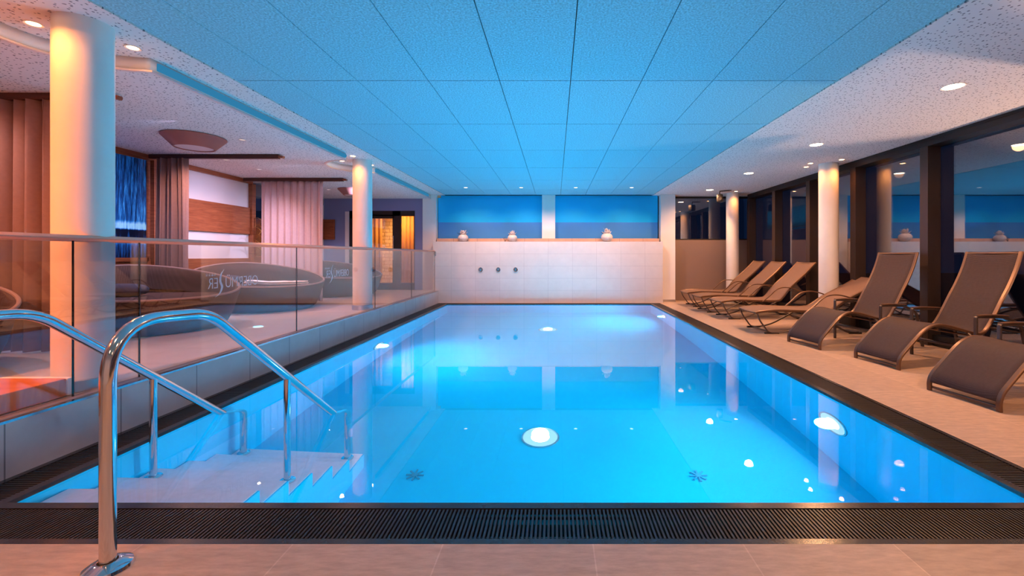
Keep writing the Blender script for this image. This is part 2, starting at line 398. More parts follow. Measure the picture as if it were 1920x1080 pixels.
grate('black slatted overflow grate below the low tiled ledge with the glass railing', GX0, PX0-.05, PY0-.045, PY1+.04, 'X')
grate('black slatted overflow grate beside the loungers', PX1+.05, GX1, PY0-.045, PY1+.04, 'X')
grate('narrow black overflow grate at the foot of the tiled back wall', GX0, GX1, PY1+.04, GY1, 'Y')

# ceilings
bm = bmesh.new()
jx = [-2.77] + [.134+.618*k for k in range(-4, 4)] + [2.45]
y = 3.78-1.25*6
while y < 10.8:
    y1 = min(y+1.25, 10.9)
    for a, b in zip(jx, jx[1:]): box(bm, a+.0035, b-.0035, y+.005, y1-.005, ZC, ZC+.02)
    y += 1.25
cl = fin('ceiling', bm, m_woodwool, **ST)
bm = bmesh.new(); box(bm, -7.2, WX+.1, YF, 11.5, ZC+.03, ZC+.10); fin('joint_board', bm, m_black, cl)
bm = bmesh.new()
box(bm, 2.466, WX+.05, YF, 11.45, ZC, ZC+.02)
box(bm, -3.9, -2.787, YF, 11.0, ZC, ZC+.02)
fin('ceiling_perforated', bm, m_perf, **ST)
# lower ceiling on the left with round bites about the columns
SX = -3.12; cols_left = [(-3.09, 2.85), (-3.09, 6.97)]
edge = [(SX, YF)]
for cx, cy in cols_left + []:
    for k in range(41):
        a = -PI/2 - PI*k/40; edge.append((SX+.5*math.cos(a), cy+.5*math.sin(a)))
edge.append((SX, 10.9))
bm = bmesh.new()
for zz in (ZL, ZL+.02):
    bm.faces.new([bm.verts.new((x, yy, zz)) for x, yy in edge + [(-7.2, 10.9), (-7.2, YF)]])
lowc = fin('ceiling_left', bm, m_perf, **ST)
bm = bmesh.new()
for (xa, ya), (xb, yb) in zip(edge, edge[1:]):
    q = [bm.verts.new(c) for c in ((xa, ya, ZL-.002), (xb, yb, ZL-.002), (xb, yb, ZC), (xa, ya, ZC))]
    bm.faces.new(q)
bmesh.ops.remove_doubles(bm, verts=bm.verts[:], dist=.0005)
o = fin('step_face', bm, m_white, lowc, smooth=True)
sm = o.modifiers.new('s', 'SOLIDIFY'); sm.thickness = .01; sm.offset = 0
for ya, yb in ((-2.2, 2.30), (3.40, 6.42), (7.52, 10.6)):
    bm = bmesh.new(); tube(bm, [(SX+.012, ya, ZL+.047), (SX+.012, yb, ZL+.047)], .030, 16); fin('added_step_glow', bm, m_step_glow, lowc, smooth=True)  # glowing tube added to give the step face its cyan light
bm = bmesh.new(); sweep(bm, [(x, yy, ZL-.004) for x, yy in edge], rect(.03, .016)); fin('edge_lip', bm, m_white, lowc)

# columns
def column(x, y, z0, zt, r=.145, ringm=True, label=''):
    root = empty('column', (x, y, z0), 0, kind='structure', label=label, category='column')
    bm = bmesh.new(); lathe(bm, [(r, 0), (r, zt-z0)], 64); fin('shaft', bm, m_column, root, smooth=True)
    if ringm:
        bm = bmesh.new(); lathe(bm, [(r+.001, .0), (r+.012, .0), (r+.012, .07), (r+.001, .075)], 64, cap=False); fin('base_collar', bm, m_brush, root, smooth=True)
column(-3.09, 2.85, PZ, ZC, label='thick round column behind the glass railing, nearest to the steps')
column(-3.09, 6.97, PZ, ZC, label='slim looking round column behind the far part of the glass railing')
column(4.54, 7.22, 0, ZC, .145, False, label='round column between the loungers and the windows')
column(4.33, 10.62, 0, ZC, .145, False, label='round column in the far corner by the brown panel wall')

# back wall with tiled low wall, plinth and blue niches
mbox('wall_back', -2.985, 2.63, 10.62, 11.02, -.1, 1.50, m_backtile, **ST)
mbox('trim_3', -2.96, 2.60, 10.86, 11.04, 1.50, 1.585, m_strip, **ST)
def niche(x0, x1):
    mbox('wall_back_niche', x0, x1, 11.03, 11.10, 2.0, ZC, m_blue1, **ST)
    mbox('wall_back_niche', x0, x1, 11.03, 11.10, 1.50, 2.0, m_blue2, **ST)
niche(-2.97, -.30); niche(-.03, 2.60)
mbox('pillar_back', -.33, .0, 10.90, 11.09, 1.58, ZC, m_white, **ST)
mbox('wall_back_pier', -3.32, -2.985, 10.88, 11.3, PZ-.02, ZC, m_white, **ST)
mbox('wall_back_pier', 2.64, 3.00, 10.86, 11.3, 0, ZC, m_white, **ST)
mbox('baseboard_back', 2.63, 3.01, 10.85, 10.86, 0, .06, m_brush, **ST)
# far right recess: satin panel with a dark window above
mbox('wall_right_recess', 3.0, WX+.05, 11.20, 11.30, 0, 1.56, m_wall_brown, **ST)
w = empty('window_7', (3.9, 11.2, 1.56), **ST)
mbox('pane', 3.02-3.9, 4.95-3.9, .02, .035, .03, ZC-1.56-.05, m_win, w)
bm = bmesh.new(); 
for a in ((3.0-3.9, WX-3.9, 0, .04, 0, .03), (3.0-3.9, WX-3.9, 0, .06, ZC-1.56-.05, ZC-1.56), (3.0-3.9, 3.03-3.9, 0, .05, .03, ZC-1.56-.05)): box(bm, *a)
fin('frame', bm, m_gasket, w)

# far left: wall with glazed door to a warm lit room
DX0, DX1, DZ = -5.16, -3.52, 2.28
bm = bmesh.new()
box(bm, -5.8, DX0, 10.9, 11.0, PZ, ZC); box(bm, DX1, -3.30, 10.9, 11.0, PZ, ZC); box(bm, DX0, DX1, 10.9, 11.0, DZ, ZC)
fin('wall_back_left', bm, M('slate blue grey paint', (.25, .30, .52), .8, spec=.1), **ST)
mbox('trim_4', DX0-.10, DX0-.005, 10.88, 10.9, PZ, DZ-.02, m_white, **ST)
d = empty('door_1', ((DX0+DX1)/2, 10.93, PZ), **ST)
c0 = (DX0+DX1)/2; a0, a1 = DX0-c0, DX1-c0; H = DZ-PZ
bm = bmesh.new()
for a in ((a0, a1, -.03, .05, H-.13, H), (a0, a0+.09, -.03, .05, 0, H), (-.16+.42, .04+.42, -.03, .05, 0, H), (a1-.02, a1, -.03, .05, 0, H), (a0, a1, -.03, .05, 0, .17), (a0, .3, -.03, .05, H-.19, H-.1)): box(bm, *a)
fin('door_frame', bm, m_gasket, d)
mbox('pane', a0+.09, .26, 0, .01, .17, H-.18, m_glass, d); mbox('pane', .46, a1-.02, 0, .01, .17, H-.13, m_glass, d)
bm = bmesh.new(); tube(bm, fillet([(.30, -.03, .75), (.30, -.09, .75), (.30, -.09, 1.35), (.30, -.03, 1.35)], .03), .012); fin('door_handle', bm, m_steel, d, smooth=True)
# room behind the door
bm = bmesh.new()
box(bm, -6.2, -2.9, 13.4, 13.5, .2, 2.8); fin('wall_sauna_back', bm, m_brick, **ST)
mbox('wall_sauna_left', -6.2, -6.1, 11.0, 13.4, .2, 2.8, m_white, **ST)
mbox('wall_sauna_right', -3.0, -2.9, 11.3, 13.4, .2, 2.8, m_saunacurt, **ST)
mbox('ceiling_sauna', -6.2, -2.9, 11.0, 13.5, 2.62, 2.7, M('orange ceiling', (.75, .45, .25), .7), **ST)
mbox('floor_sauna', -6.2, -2.9, 11.0, 13.5, .2, .3, m_saunafloor, **ST)

# left wall with wood frame, lower veneer and the horizontal band
mbox('wall_left', WL-.1, WL, YF, 8.27, PZ, ZC, m_white, **ST)
mbox('wall_left_far', WL-.1, WL, 9.75, 11.0, PZ, ZC, m_white, **ST)
mbox('wall_left_base', WL-.1, WL, 8.27, 9.75, PZ, 1.12, m_wood, **ST)
k = 5
for a in ((WL, WL+.05, YF, 8.27, ZL-.07, ZL), (WL, WL+.03, YF, 8.27, PZ, 1.11)):
    mbox('trim_%d' % k, *a, m_wood, **ST); k += 1
for yy in (2.1, 4.2, 6.26, 8.27):
    mbox('trim_%d' % k, WL, WL+.07, yy-.05, yy+.05, PZ, ZL-.07, m_wood, **ST); k += 1
for a in ((WL, WL+.035, 6.32, 8.21, 1.56, 2.06), (WL, WL+.035, 9.76, 10.9, 1.56, 2.06), (WL+.035, -5.52, 10.87, 10.9, 1.56, 2.06)):
    mbox('trim_%d' % k, *a, m_wood, **ST); k += 1
w = empty('window_8', (WL, 9.0, 1.12), **ST)
mbox('pane', -.06, -.05, -.70, .72, .03, ZL-1.12-.03, m_win, w)
mbox('frame', -.08, 0, -.73, -.70, 0, ZL-1.12, m_wood, w)
mbox('window_sill', -.08, .03, -.73, .75, -.01, .03, m_wood, w)
# walls behind the camera close the hall
mbox('wall_front', WL-.1, WX+.05, YF-.1, YF, -.3, ZC, m_white, **ST)

# window wall on the right
PF = 4.80
posts = [-1.9, -.7, .7, 2.1, 3.63, 5.69, 7.04, 8.29, 9.59, 10.85]
for i in range(len(posts)-1):
    ya, yb = posts[i], posts[i+1]
    w = empty('window_%d' % (i+10), (PF, (ya+yb)/2, 0), **ST); h = (yb-ya)/2
    mbox('pane', WX-PF, WX-PF+.012, -h, h, .14, ZC-.10, m_win, w)
    bm = bmesh.new(); box(bm, 0, .17, h-.09, h+.035, 0, ZC-.11, .004); box(bm, .05, .20, h+.035, h+.09, 0, ZC-.11)
    fin('mullion', bm, m_bronze, w)
    mbox('mullion_seam', .04, .19, h+.036, h+.05, 0.001, ZC-.115, m_gasket, w)
    bm = bmesh.new(); box(bm, 0, .22, -h, h, ZC-.11, ZC-.002); box(bm, -.006, .0, -h, h, ZC-.035, ZC-.028); fin('head_rail', bm, m_gasket, w)
    mbox('bottom_rail', .06, .22, -h, h, 0.001, .14, m_gasket, w)
mbox('ground', WX+.3, 30, -12, 30, -.25, -.05, m_ground, **ST)

# ------------------------------------------------------------------ glass railing
RX = -2.925
rail = empty('glass_railing', (RX, 4, PZ), 0, label='long glass railing with satin metal handrail on the ledge left of the pool', category='railing')
bm = bmesh.new(); ys = [-2.5, 10.64]
sweep(bm, [(-0.035, -6.5, .966), (-0.035, 6.60, .966)], [(x*1, y*1) for x, y in rect(.055, .042, .42)])
fin('handrail', bm, m_rail, rail, smooth=True, label='satin metal handrail with amber light put into its colour')
pj = [-2.5, .55, 2.64, 3.06, 4.92, 7.06, 8.85, 10.56]
for a, b in zip(pj, pj[1:]):
    g = mbox('pane', -.005, .005, a-4+.006, b-4-.006, .005, .95, m_glass, rail)
    mbox('pane_edge', -.005, .005, b-4-.006, b-4-.001, .005, .95, m_gedge, g)
bm = bmesh.new(); tube(bm, fillet([(0, 6.60, .96), (0, 6.605, .88), (.0, 6.62, .86)], .02), .014); fin('wall_bracket', bm, m_brush, rail, smooth=True)
def lettering(text, size, loc, parent, name='lettering', ext=.0006, sx=1.0):
    cu = bpy.data.curves.new('t', 'FONT'); cu.body = text; cu.size = size; cu.extrude = ext; cu.resolution_u = 4; cu.offset = -.0012
    tmp = bpy.data.objects.new('t', cu); COL.objects.link(tmp); bpy.context.view_layer.update()
    me = bpy.data.meshes.new_from_object(tmp.evaluated_get(bpy.context.evaluated_depsgraph_get())); bpy.data.objects.remove(tmp)
    me.transform(Matrix(((0, 0, -1, 0), (-sx, 0, 0, 0), (0, 1, 0, 0), (0, 0, 0, 1))))   # reads from the platform side
    me.materials.clear(); me.materials.append(m_logo)
    o = bpy.data.objects.new(name, me); COL.objects.link(o); o.parent = parent; o.location = loc
    return o
def logo(yc, parent):
    # OBERMU + sweeping double L + ER, four stars, read from the far side of the glass
    L = .64; y0 = yc + L/2; z = .575; x = -.007
    lettering('OBERM\u00dc', .135, (x, y0, z), parent, sx=.80)
    lettering('ER', .135, (x, y0-.505, z), parent, sx=.78)
    lettering('****', .07, (x, y0-.53, z+.085), parent, sx=1.0)
    bm = bmesh.new(); P = smoothpts([(x, y0-.44, z+.165), (x, y0-.475, z+.12), (x, y0-.485, z+.06), (x, y0-.465, z+.01), (x, y0-.49, z-.045), (x, y0-.54, z-.075)], 6)
    n = len(P); L_, R_ = [], []
    for i, p in enumerate(P):
        ww = .013*math.sin(PI*(i+.3)/(n+.2)); L_.append(bm.verts.new(p+Vector((0, ww, 0)))); R_.append(bm.verts.new(p-Vector((0, ww, 0))))
    for i in range(n-1): bm.faces.new((L_[i], L_[i+1], R_[i+1], R_[i]))
    r = bmesh.ops.extrude_face_region(bm, geom=bm.faces[:]); bmesh.ops.translate(bm, vec=(.0008, 0, 0), verts=[v for v in r['geom'] if isinstance(v, bmesh.types.BMVert)])
    fin('lettering', bm, m_logo, parent)
panes = [c for c in rail.children if c.name.startswith('pane')]
logo(3.97-4, panes[3]); logo(5.86-4, panes[4])

# ------------------------------------------------------------------ handrails by the steps
def make_rail():
    root = empty('pool_handrail', (0, 1.613, 0), 0, category='handrail', group='handrails over the pool steps')
    pts = fillet([(0, 0, 0.01), (0, 0, .915), (0, .47, .885), (0, 1.86, -.195), (0, 1.86, -1.10)], [.26, .10, .10], 10)
    bm = bmesh.new(); tube(bm, pts, .0245, 20); fin('bent_tube', bm, m_steel, root, smooth=True)
    bm = bmesh.new(); tube(bm, [(0, 1.08, -.52), (0, 1.08, .395)], .0195, 16); fin('post', bm, m_steel, root, smooth=True)
    bm = bmesh.new(); lathe(bm, [(.03, .028), (.045, .026), (.07, .012), (.074, 0.001)], 40, cap=False); fin('floor_flange', bm, m_steel, root, smooth=True)
    for yy, zz in ((1.08, -.548), (1.86, -1.118)):
        bm = bmesh.new(); lathe(bm, [(.022, .022), (.045, .012), (.048, 0.001)], 24, cy=yy, cap=False)
        bmesh.ops.translate(bm, vec=(0, 0, zz+.008), verts=bm.verts[:]); fin('post_flange', bm, m_steel, root, smooth=True)
    return root
r1 = make_rail(); r1.location.x = -1.66; r1['label'] = 'polished steel handrail over the open side of the pool steps, its base in front'
r2 = dup(r1, (-2.49, 1.613, 0), 0, 'polished steel handrail over the pool steps, the one next to the tiled ledge')

# ------------------------------------------------------------------ loungers
ARM = .345
def make_recliner():
    root = empty('sun_lounger', (0, 0, 0), 0, category='sun lounger', group='dark reclining loungers with flat armrests')
    prof = [(.0, .0), (.0, .07), (.025, .135), (.10, .215), (.25, .36), (.35, .425), (.44, .448), (.55, .438), (.70, .400), (.84, .362), (.94, .345), (1.00, .365), (1.05, .42), (1.127, .54), (1.22, .70), (1.30, .83), (1.39, 1.01), (1.459, 1.20)]
    P = smoothpts([(x, 0, z) for x, z in prof], 4)
    hw = .265
    for s in (-1, 1):
        bm = bmesh.new(); sweep(bm, [Vector((p.x, s*hw, max(p.z, .0))) for p in P], rect(.026, .038)); fin('side_rail', bm, m_frameA, root, smooth=True)
    bm = bmesh.new(); rows = []
    Q = [p for p in P if p.z > .055]
    for i, p in enumerate(Q):
        a = Q[max(0, i-1)]; b = Q[min(len(Q)-1, i+1)]; t = (b-a).normalized(); nrm = Vector((-t.z, 0, t.x))
        rows.append([bm.verts.new(Vector((p.x, y, p.z)) + nrm*(.010-.014*(1-(y/hw)**2))) for y in [hw*(-1+2*k/8) for k in range(9)]])
    for A, B in zip(rows, rows[1:]):
        for k in range(8): bm.faces.new((A[k], A[k+1], B[k+1], B[k]))
    o = fin('sling', bm, m_sling, root, smooth='all', label='dark brown woven sling'); sm = o.modifiers.new('s', 'SOLIDIFY'); sm.thickness = .006; sm.offset = 0
    for x, z in ((.012, .03), (1.452, 1.185), (.45, .40), (.95, .31)):
        bm = bmesh.new(); tube(bm, [(x, -hw, z), (x, hw, z)], .011, 10); fin('cross_bar', bm, m_frameA, root, smooth=True)
    for s in (-1, 1):
        y = s*ARM
        bm = bmesh.new(); sweep(bm, fillet([(.80, y, 0.003), (.80, y, .535), (1.16, y, .525), (1.34, y, .44), (1.44, y, 0.003)], [.02, .12, .06]), rect(.024, .034)); fin('arm_frame', bm, m_frameB, root, smooth=True)
        bm = bmesh.new(); sweep(bm, fillet([(.805, y, .545), (.95, y, .552), (1.17, y, .540)], .1), rect(.045, .016)); fin('armrest', bm, m_frameA, root, smooth=True)
        for q, w_ in (([(.80, s*hw, .36), (.80, y, .30)], .025), ([(1.06, s*hw, .41), (1.35, y*.99, .36)], .016)):
            bm = bmesh.new(); sweep(bm, q, rect(w_, w_)); fin('bracket', bm, m_frameB, root)
    for q in ([(.80, -ARM, .20), (.80, ARM, .20)], [(1.40, -ARM, .17), (1.40, ARM, .17)]):
        bm = bmesh.new(); sweep(bm, q, rect(.03, .033)); fin('stretcher', bm, m_frameB, root)
    return root
A = make_recliner()
A.location = (3.20, 5.60, .0); A.rotation_euler.z = rad(11); A['label'] = 'dark brown recliner lounger with flat armrests next to the flat tan lounger'
B = dup(A, (3.44, 4.66, .0), rad(7.5), 'middle one of the three dark brown recliner loungers with flat armrests')
dup(A, (3.26, 3.485, .0), rad(7), 'dark brown recliner lounger closest to the near end of the pool, partly cut off')
def make_flat(name, hinge, back, label):
    root = empty('sun_lounger', (0, 0, 0), 0, category='sun lounger', group='tan loungers with looped armrests in the row at the far end', label=label)
    hw = .29
    ba = rad(back); bl = 1.0
    prof = [(0, .305), (.07, .325), (.30, .345), (.55, .338), (.80, .33), (hinge, .335)]
    prof += [(hinge+.10*math.cos(ba*.6), .335+.10*math.sin(ba*.6)), (hinge+.35*math.cos(ba), .335+.36*math.sin(ba)), (hinge+.7*math.cos(ba), .335+.7*math.sin(ba)), (hinge+bl*math.cos(ba*1.02), .335+bl*math.sin(ba*1.02))]
    P = smoothpts([(x, 0, z) for x, z in prof], 4)
    for s in (-1, 1):
        bm = bmesh.new(); sweep(bm, [Vector((p.x, s*hw, p.z)) for p in P], rect(.024, .036)); fin('side_rail', bm, m_frameA, root, smooth=True)
    bm = bmesh.new(); rows = []
    for i, p in enumerate(P):
        a = P[max(0, i-1)]; b = P[min(len(P)-1, i+1)]; t = (b-a).normalized(); nrm = Vector((-t.z, 0, t.x))
        rows.append([bm.verts.new(Vector((p.x, y, p.z)) + nrm*(.010-.014*(1-(y/hw)**2))) for y in [hw*(-1+2*k/8) for k in range(9)]])
    for A_, B_ in zip(rows, rows[1:]):
        for k in range(8): bm.faces.new((A_[k], A_[k+1], B_[k+1], B_[k]))
    o = fin('sling', bm, m_sling2, root, smooth='all', label='tan woven sling'); sm = o.modifiers.new('s', 'SOLIDIFY'); sm.thickness = .006; sm.offset = 0
    for s in (-1, 1):
        y = s*(hw+.005)
        bm = bmesh.new(); sweep(bm, smoothpts([(.02, y, .30), (.06, y, .20), (.13, y, .10), (.20, y, .025), (.34, y, .018), (.52, y, .06), (.72, y, .16), (.92, y, .27), (1.0, y, .31)], 4), rect(.018, .030)); fin('leg', bm, m_frameB, root, smooth=True)
        bm = bmesh.new(); sweep(bm, smoothpts([(.92, y, .30), (1.08, y, .20), (1.25, y, .08), (1.40, y, .018), (1.52, y, .02)], 4), rect(.018, .030)); fin('leg', bm, m_frameB, root, smooth=True)
        mbox('foot_pad', .13, .34, y-.014, y+.014, 0.001, .022, m_black, root); mbox('foot_pad', 1.38, 1.56, y-.014, y+.014, 0.001, .022, m_black, root)
        ya = s*(hw+.03)
        bm = bmesh.new(); sweep(bm, smoothpts([(.74, ya, .32), (.86, ya, .42), (.98, ya, .53), (1.08, ya, .572), (1.22, ya, .575), (1.36, ya, .54), (1.48, ya, .48)], 5), rect(.030, .018)); fin('armrest', bm, m_frameA, root, smooth=True)
        bm = bmesh.new(); sweep(bm, [(1.46, ya, .485), (hinge+.30*math.cos(ba), s*hw, .32+.30*math.sin(ba))], rect(.014, .014)); fin('bracket', bm, m_frameB, root)
    for x, z in ((.02, .30), (P[-1].x-.01, P[-1].z-.02), (.20, .025), (.95, .30), (1.46, .025)):
        bm = bmesh.new(); tube(bm, [(x, -hw, z), (x, hw, z)], .011, 10); fin('cross_bar', bm, m_frameB, root, smooth=True)
    return root
F = make_flat('flat', 1.02, 43, 'tan looped arm lounger, third from the far corner, beside the big column')
F.location = (3.02, 8.20, 0); F.rotation_euler.z = rad(1)
dup(F, (2.96, 9.14, 0), rad(0), 'tan looped arm lounger second from the far corner')
dup(F, (2.98, 10.07, 0), rad(-1), 'tan looped arm lounger nearest the far corner and brown panel wall')
G = make_flat('flat4', 1.05, 28, 'tan looped arm lounger with its back laid low, next to the dark recliners')
G.location = (2.97, 6.73, 0)

# ------------------------------------------------------------------ daybeds on the platform
def make_daybed():
    root = empty('daybed', (0, 0, PZ), 0, category='daybed', group='rounded shell daybeds on the platform')
    a, b, n = .93, .81, 72
    def h(t): return .38 + .33*(.5+.5*math.cos(t-rad(140)))**1.5
    def sh(t): c, s = math.cos(t), math.sin(t); return (a*math.copysign(abs(c)**.9, c), b*math.copysign(abs(s)**.9, s))
    bm = bmesh.new(); rings = []
    for f, u in ((.80, .0), (.86, .12), (.92, .40), (.965, .75), (1.0, 1.0), (.985, 1.03), (.94, 1.02), (.925, .85), (.90, .6)):
        R = []
        for k in range(n):
            t = 2*PI*k/n; x, y = sh(t); R.append(bm.verts.new((x*f, y*f, h(t)*u + (.004 if u == 0 else 0))))
        rings.append(R)
    for A_, B_ in zip(rings, rings[1:]):
        for k in range(n): bm.faces.new((A_[k], A_[(k+1) % n], B_[(k+1) % n], B_[k]))
    fin('shell', bm, m_bed, root, smooth='all')
    bm = bmesh.new(); sweep(bm, [(sh(2*PI*k/n)[0]*.985, sh(2*PI*k/n)[1]*.985, h(2*PI*k/n)*1.03) for k in range(n)], circ(.014, 8), closed=True)
    fin('rim_piping', bm, m_bedpipe, root, smooth=True, label='lighter piped rim')
    bm = bmesh.new(); rings = []
    for f, z in ((.90, .20), (.905, .31), (.88, .355), (.80, .375), (.5, .385), (.2, .387)):
        rings.append([bm.verts.new((sh(2*PI*k/n)[0]*f, sh(2*PI*k/n)[1]*f, z)) for k in range(n)])
    for A_, B_ in zip(rings, rings[1:]):
        for k in range(n): bm.faces.new((A_[k], A_[(k+1) % n], B_[(k+1) % n], B_[k]))
    bm.faces.new(rings[-1]); fin('mattress', bm, m_bedin, root, smooth='all')
    return root
D1 = make_daybed(); D1.location = (-4.82, 5.10, PZ); D1['label'] = 'rounded brown daybed with a blue grey bolster in the bay of the waterfall picture'
dup(D1, (-4.80, 7.08, PZ), 0, 'rounded brown daybed with a rolled white towel in front of the pale curtain')
dup(D1, (-4.82, 2.78, PZ), 0, 'rounded brown daybed beside the thick column, only its tip in view')
dup(D1, (-4.82, 9.60, PZ), 0, 'rounded grey brown daybed behind the slim looking column near the glazed door')
def pillow(name, sx, sy, sz, loc, rz, mat, label, cat, tilt=0, power=2.6):
    bm = bmesh.new(); bmesh.ops.create_uvsphere(bm, u_segments=32, v_segments=16, radius=1)
    for v in bm.verts:
        for i, s_ in enumerate((sx, sy, sz)):
            c = v.co[i]; v.co[i] = math.copysign(abs(c)**(2/power), c)*s_
    o = fin(name, bm, mat, None, smooth='all', label=label, category=cat)
    o.location = loc; o.rotation_euler = (0, tilt, rz); return o
pillow('bolster', .26, .10, .075, (-4.98, 5.00, PZ+.462), rad(8), m_cush, 'blue grey bolster lying in the daybed by the waterfall picture', 'cushion')
pillow('bolster', .20, .10, .08, (-4.95, 2.62, PZ+.467), rad(60), m_leather, 'dark quilted bolster in the daybed beside the thick column', 'cushion')
pillow('bolster', .22, .10, .08, (-5.15, 6.9, PZ+.467), rad(-20), m_cush, 'dark bolster at the left end of the daybed with the towel', 'cushion')
# towel: folded with a crumpled roll on the near rim side
bm = bmesh.new()
for L_ in range(3):
    nx, ny = 22, 8; g = []
    for i in range(nx+1):
        row = []
        for j in range(ny+1):
            x = -.42+.84*i/nx; y = -.13+.26*j/ny
            z = .012*L_ + .010*math.sin(9*x+L_)*math.cos(14*y) + (.035*max(0, -x-.12)*3 if x < -.12 else 0) + random.uniform(-.002, .002)
            row.append(bm.verts.new((x*(1-.03*L_), y*(1-.06*L_), z)))
        g.append(row)
    for i in range(nx):
        for j in range(ny): bm.faces.new((g[i][j], g[i+1][j], g[i+1][j+1], g[i][j+1]))
o = fin('towel', bm, m_towel, None, smooth='all', label='crumpled white towel lying along the daybed by the pale curtain', category='towel')
o.modifiers.new('s', 'SOLIDIFY').thickness = .012; o.location = (-4.38, 6.86, PZ+.425); o.rotation_euler.z = rad(24)

# ------------------------------------------------------------------ curtains and their tracks
def curtain(name, x0, x1, y, z0, z1, mat, label, folds, amp=.045, pinch=0, lean=0):
    bm = bmesh.new(); n = folds*14; rows = []
    for z, u in [(z0+(z1-z0)*i/14, i/14) for i in range(15)]:
        row = []; cx = (x0+x1)/2
        for k in range(n+1):
            s = k/n; x = x0+(x1-x0)*s; ph = s*folds*2*PI
            g = amp*(1-.25*u)*(1+.35*math.sin(3.1*s*folds+1.7))
            xx = cx+(x-cx)*(1-pinch*u*u) + .012*math.sin(ph*2+.4) + lean*(1-u)*(s-.5)
            row.append(bm.verts.new((xx-cx, g*math.sin(ph+.5*math.sin(2*u+s*5)), z-z0)))
        rows.append(row)
    for A_, B_ in zip(rows, rows[1:]):
        for k in range(n): bm.faces.new((A_[k], A_[k+1], B_[k+1], B_[k]))
    o = fin('curtain', bm, mat, None, smooth='all', label=label, category='curtain', group='curtains between the daybeds')
    o.location = ((x0+x1)/2, y, z0); o.modifiers.new('s', 'SOLIDIFY').thickness = .004
    return o
TZ = 2.525
curtain('c0', -5.6, -4.18, 3.83, PZ+.02, TZ, m_curtain, 'brown pink floor length curtain behind the thick column', 11, .06)
curtain('c1', -5.66, -5.16, 6.13, PZ+.02, TZ, m_curtain, 'gathered brown pink curtain beside the waterfall picture', 6, .07, .12)
curtain('c2', -5.42, -4.28, 8.00, PZ+.02, TZ, m_curtain2, 'pale pink curtain hanging behind the daybed with the towel', 9, .030)
for y, lab in ((3.83, 'dark wood curtain track on the ceiling behind the thick column'), (6.14, 'dark wood curtain track carrying the gathered curtain by the waterfall picture'), (8.00, 'dark wood curtain track carrying the pale pink curtain')):
    t = empty('curtain_track', (-4.8, y, TZ), 0, label=lab, category='curtain track', group='dark wood curtain tracks')
    mbox('track_bar', WL+.08+4.8, -3.90+4.8, -.03, .03, .0, ZL-TZ-.001, m_dkwood, t, .004)
    bm = bmesh.new(); sweep(bm, [(.90, 0, .03), (.94, 0, .028), (.965, 0, .02)], rect(.05, .035)); fin('end_cap', bm, m_wood, t, label='pale orange wooden end')

# waterfall picture
wp = empty('waterfall_picture', (WL+.03, 5.2, 1.13), 0, label='tall blue waterfall picture glowing on the wall in its wood frame', category='picture')
o = mbox('print', -.01, .012, -.88, .92, 0, 1.37, m_wfm, wp)
o.data.transform(Matrix.Translation((0, 0, 0)))
bm = bmesh.new(); box(bm, -.02, .03, -.92, .94, -.05, 0); box(bm, -.02, .03, -.92, .94, 1.37, 1.385); box(bm, -.02, .03, .92, .96, -.05, 1.385); fin('frame', bm, m_wood, wp)

# cone lamps
def cone(x, y, label):
    r = empty('ceiling_lamp', (x, y, ZL), 0, label=label, category='ceiling lamp', group='copper toned cone ceiling lamps')
    bm = bmesh.new(); lathe(bm, [(.315, -.004), (.318, -.014), (.20, -.14), (.19, -.14), (.19, -.10)], 56, cap=False); fin('lamp_shade', bm, m_coneout, r, smooth=True)
    bm = bmesh.new(); lathe(bm, [(.192, -.128), (.192, -.120)], 48); fin('diffuser', bm, m_diff, r, smooth=True, label='white round diffuser')
cone(-4.33, 5.22, 'copper toned cone lamp on the ceiling before the gathered curtain')
cone(-4.33, 9.35, 'copper toned cone lamp on the ceiling behind the slim looking column')

# ------------------------------------------------------------------ ceiling spots
def downlight(x, y, z, r, disc, label, group, cat='downlight'):
    root = empty('downlight', (x, y, z), 0, label=label, category=cat, group=group)
    bm = bmesh.new(); lathe(bm, [(r, -.001), (r+.014, -.006), (r+.016, -.001)], 32, cap=False); fin('trim_ring', bm, m_white, root, smooth=True)
    bm = bmesh.new(); lathe(bm, [(r, -.003), (r, -.001)], 32); fin('lamp_disc', bm, disc, root, label='glowing lamp disc')
    return root
WARM = (1, .46, .20); AMB = (1, .33, .07)
where = ['behind the camera side', 'nearest one over the dark recliners', 'second one over the dark recliners', 'third one, over the tan loungers', 'fourth one, by the far corner']
for k, y in enumerate((1.86, 3.91, 5.96, 8.04, 10.07)):
    downlight(3.58, y, ZC, .075, m_warm_disc, 'round warm downlight above the loungers, ' + ['out of view at the near end', 'the largest in view', 'before the big column', 'just beyond the big column', 'last in the row by the far corner'][k], 'downlights over the loungers')
    spot('warm_spot', (3.58, y, ZC-.02), (3.58, y, 0), 200, WARM, 165, .7, .07)
for k, x in enumerate((-2.0, -.76, .46, 1.71)):
    downlight(x, 9.72, ZC, .035, m_dim_disc, 'small spot in the blue ceiling before the back wall, ' + ['above the two left jets side', 'left of the middle pillar', 'right of the middle pillar', 'above the large vase side'][k], 'small spots before the back wall')
    spot('wall_spot', (x, 9.72, ZC-.02), (x, 10.75, .7), 130, (1, .50, .30), 105, .8, .03)
def colspots(cx, cy, pts, who):
    for (dx, dy, w_) in pts:
        downlight(cx+dx, cy+dy, ZC, .033, m_orange_disc, 'small amber spot in the ceiling %s %s' % (w_, who), 'amber spots around the columns', 'spotlight')
        spot('amber_spot', (cx+dx, cy+dy, ZC-.02), (cx+dx*.80, cy+dy*.80, 0), 24, AMB, 140, .9, .03)
colspots(-3.09, 2.85, [(0, -.33, 'on the near side of'), (-.33, .0, 'on the left of'), (0, .33, 'on the far side of')], 'the thick column')
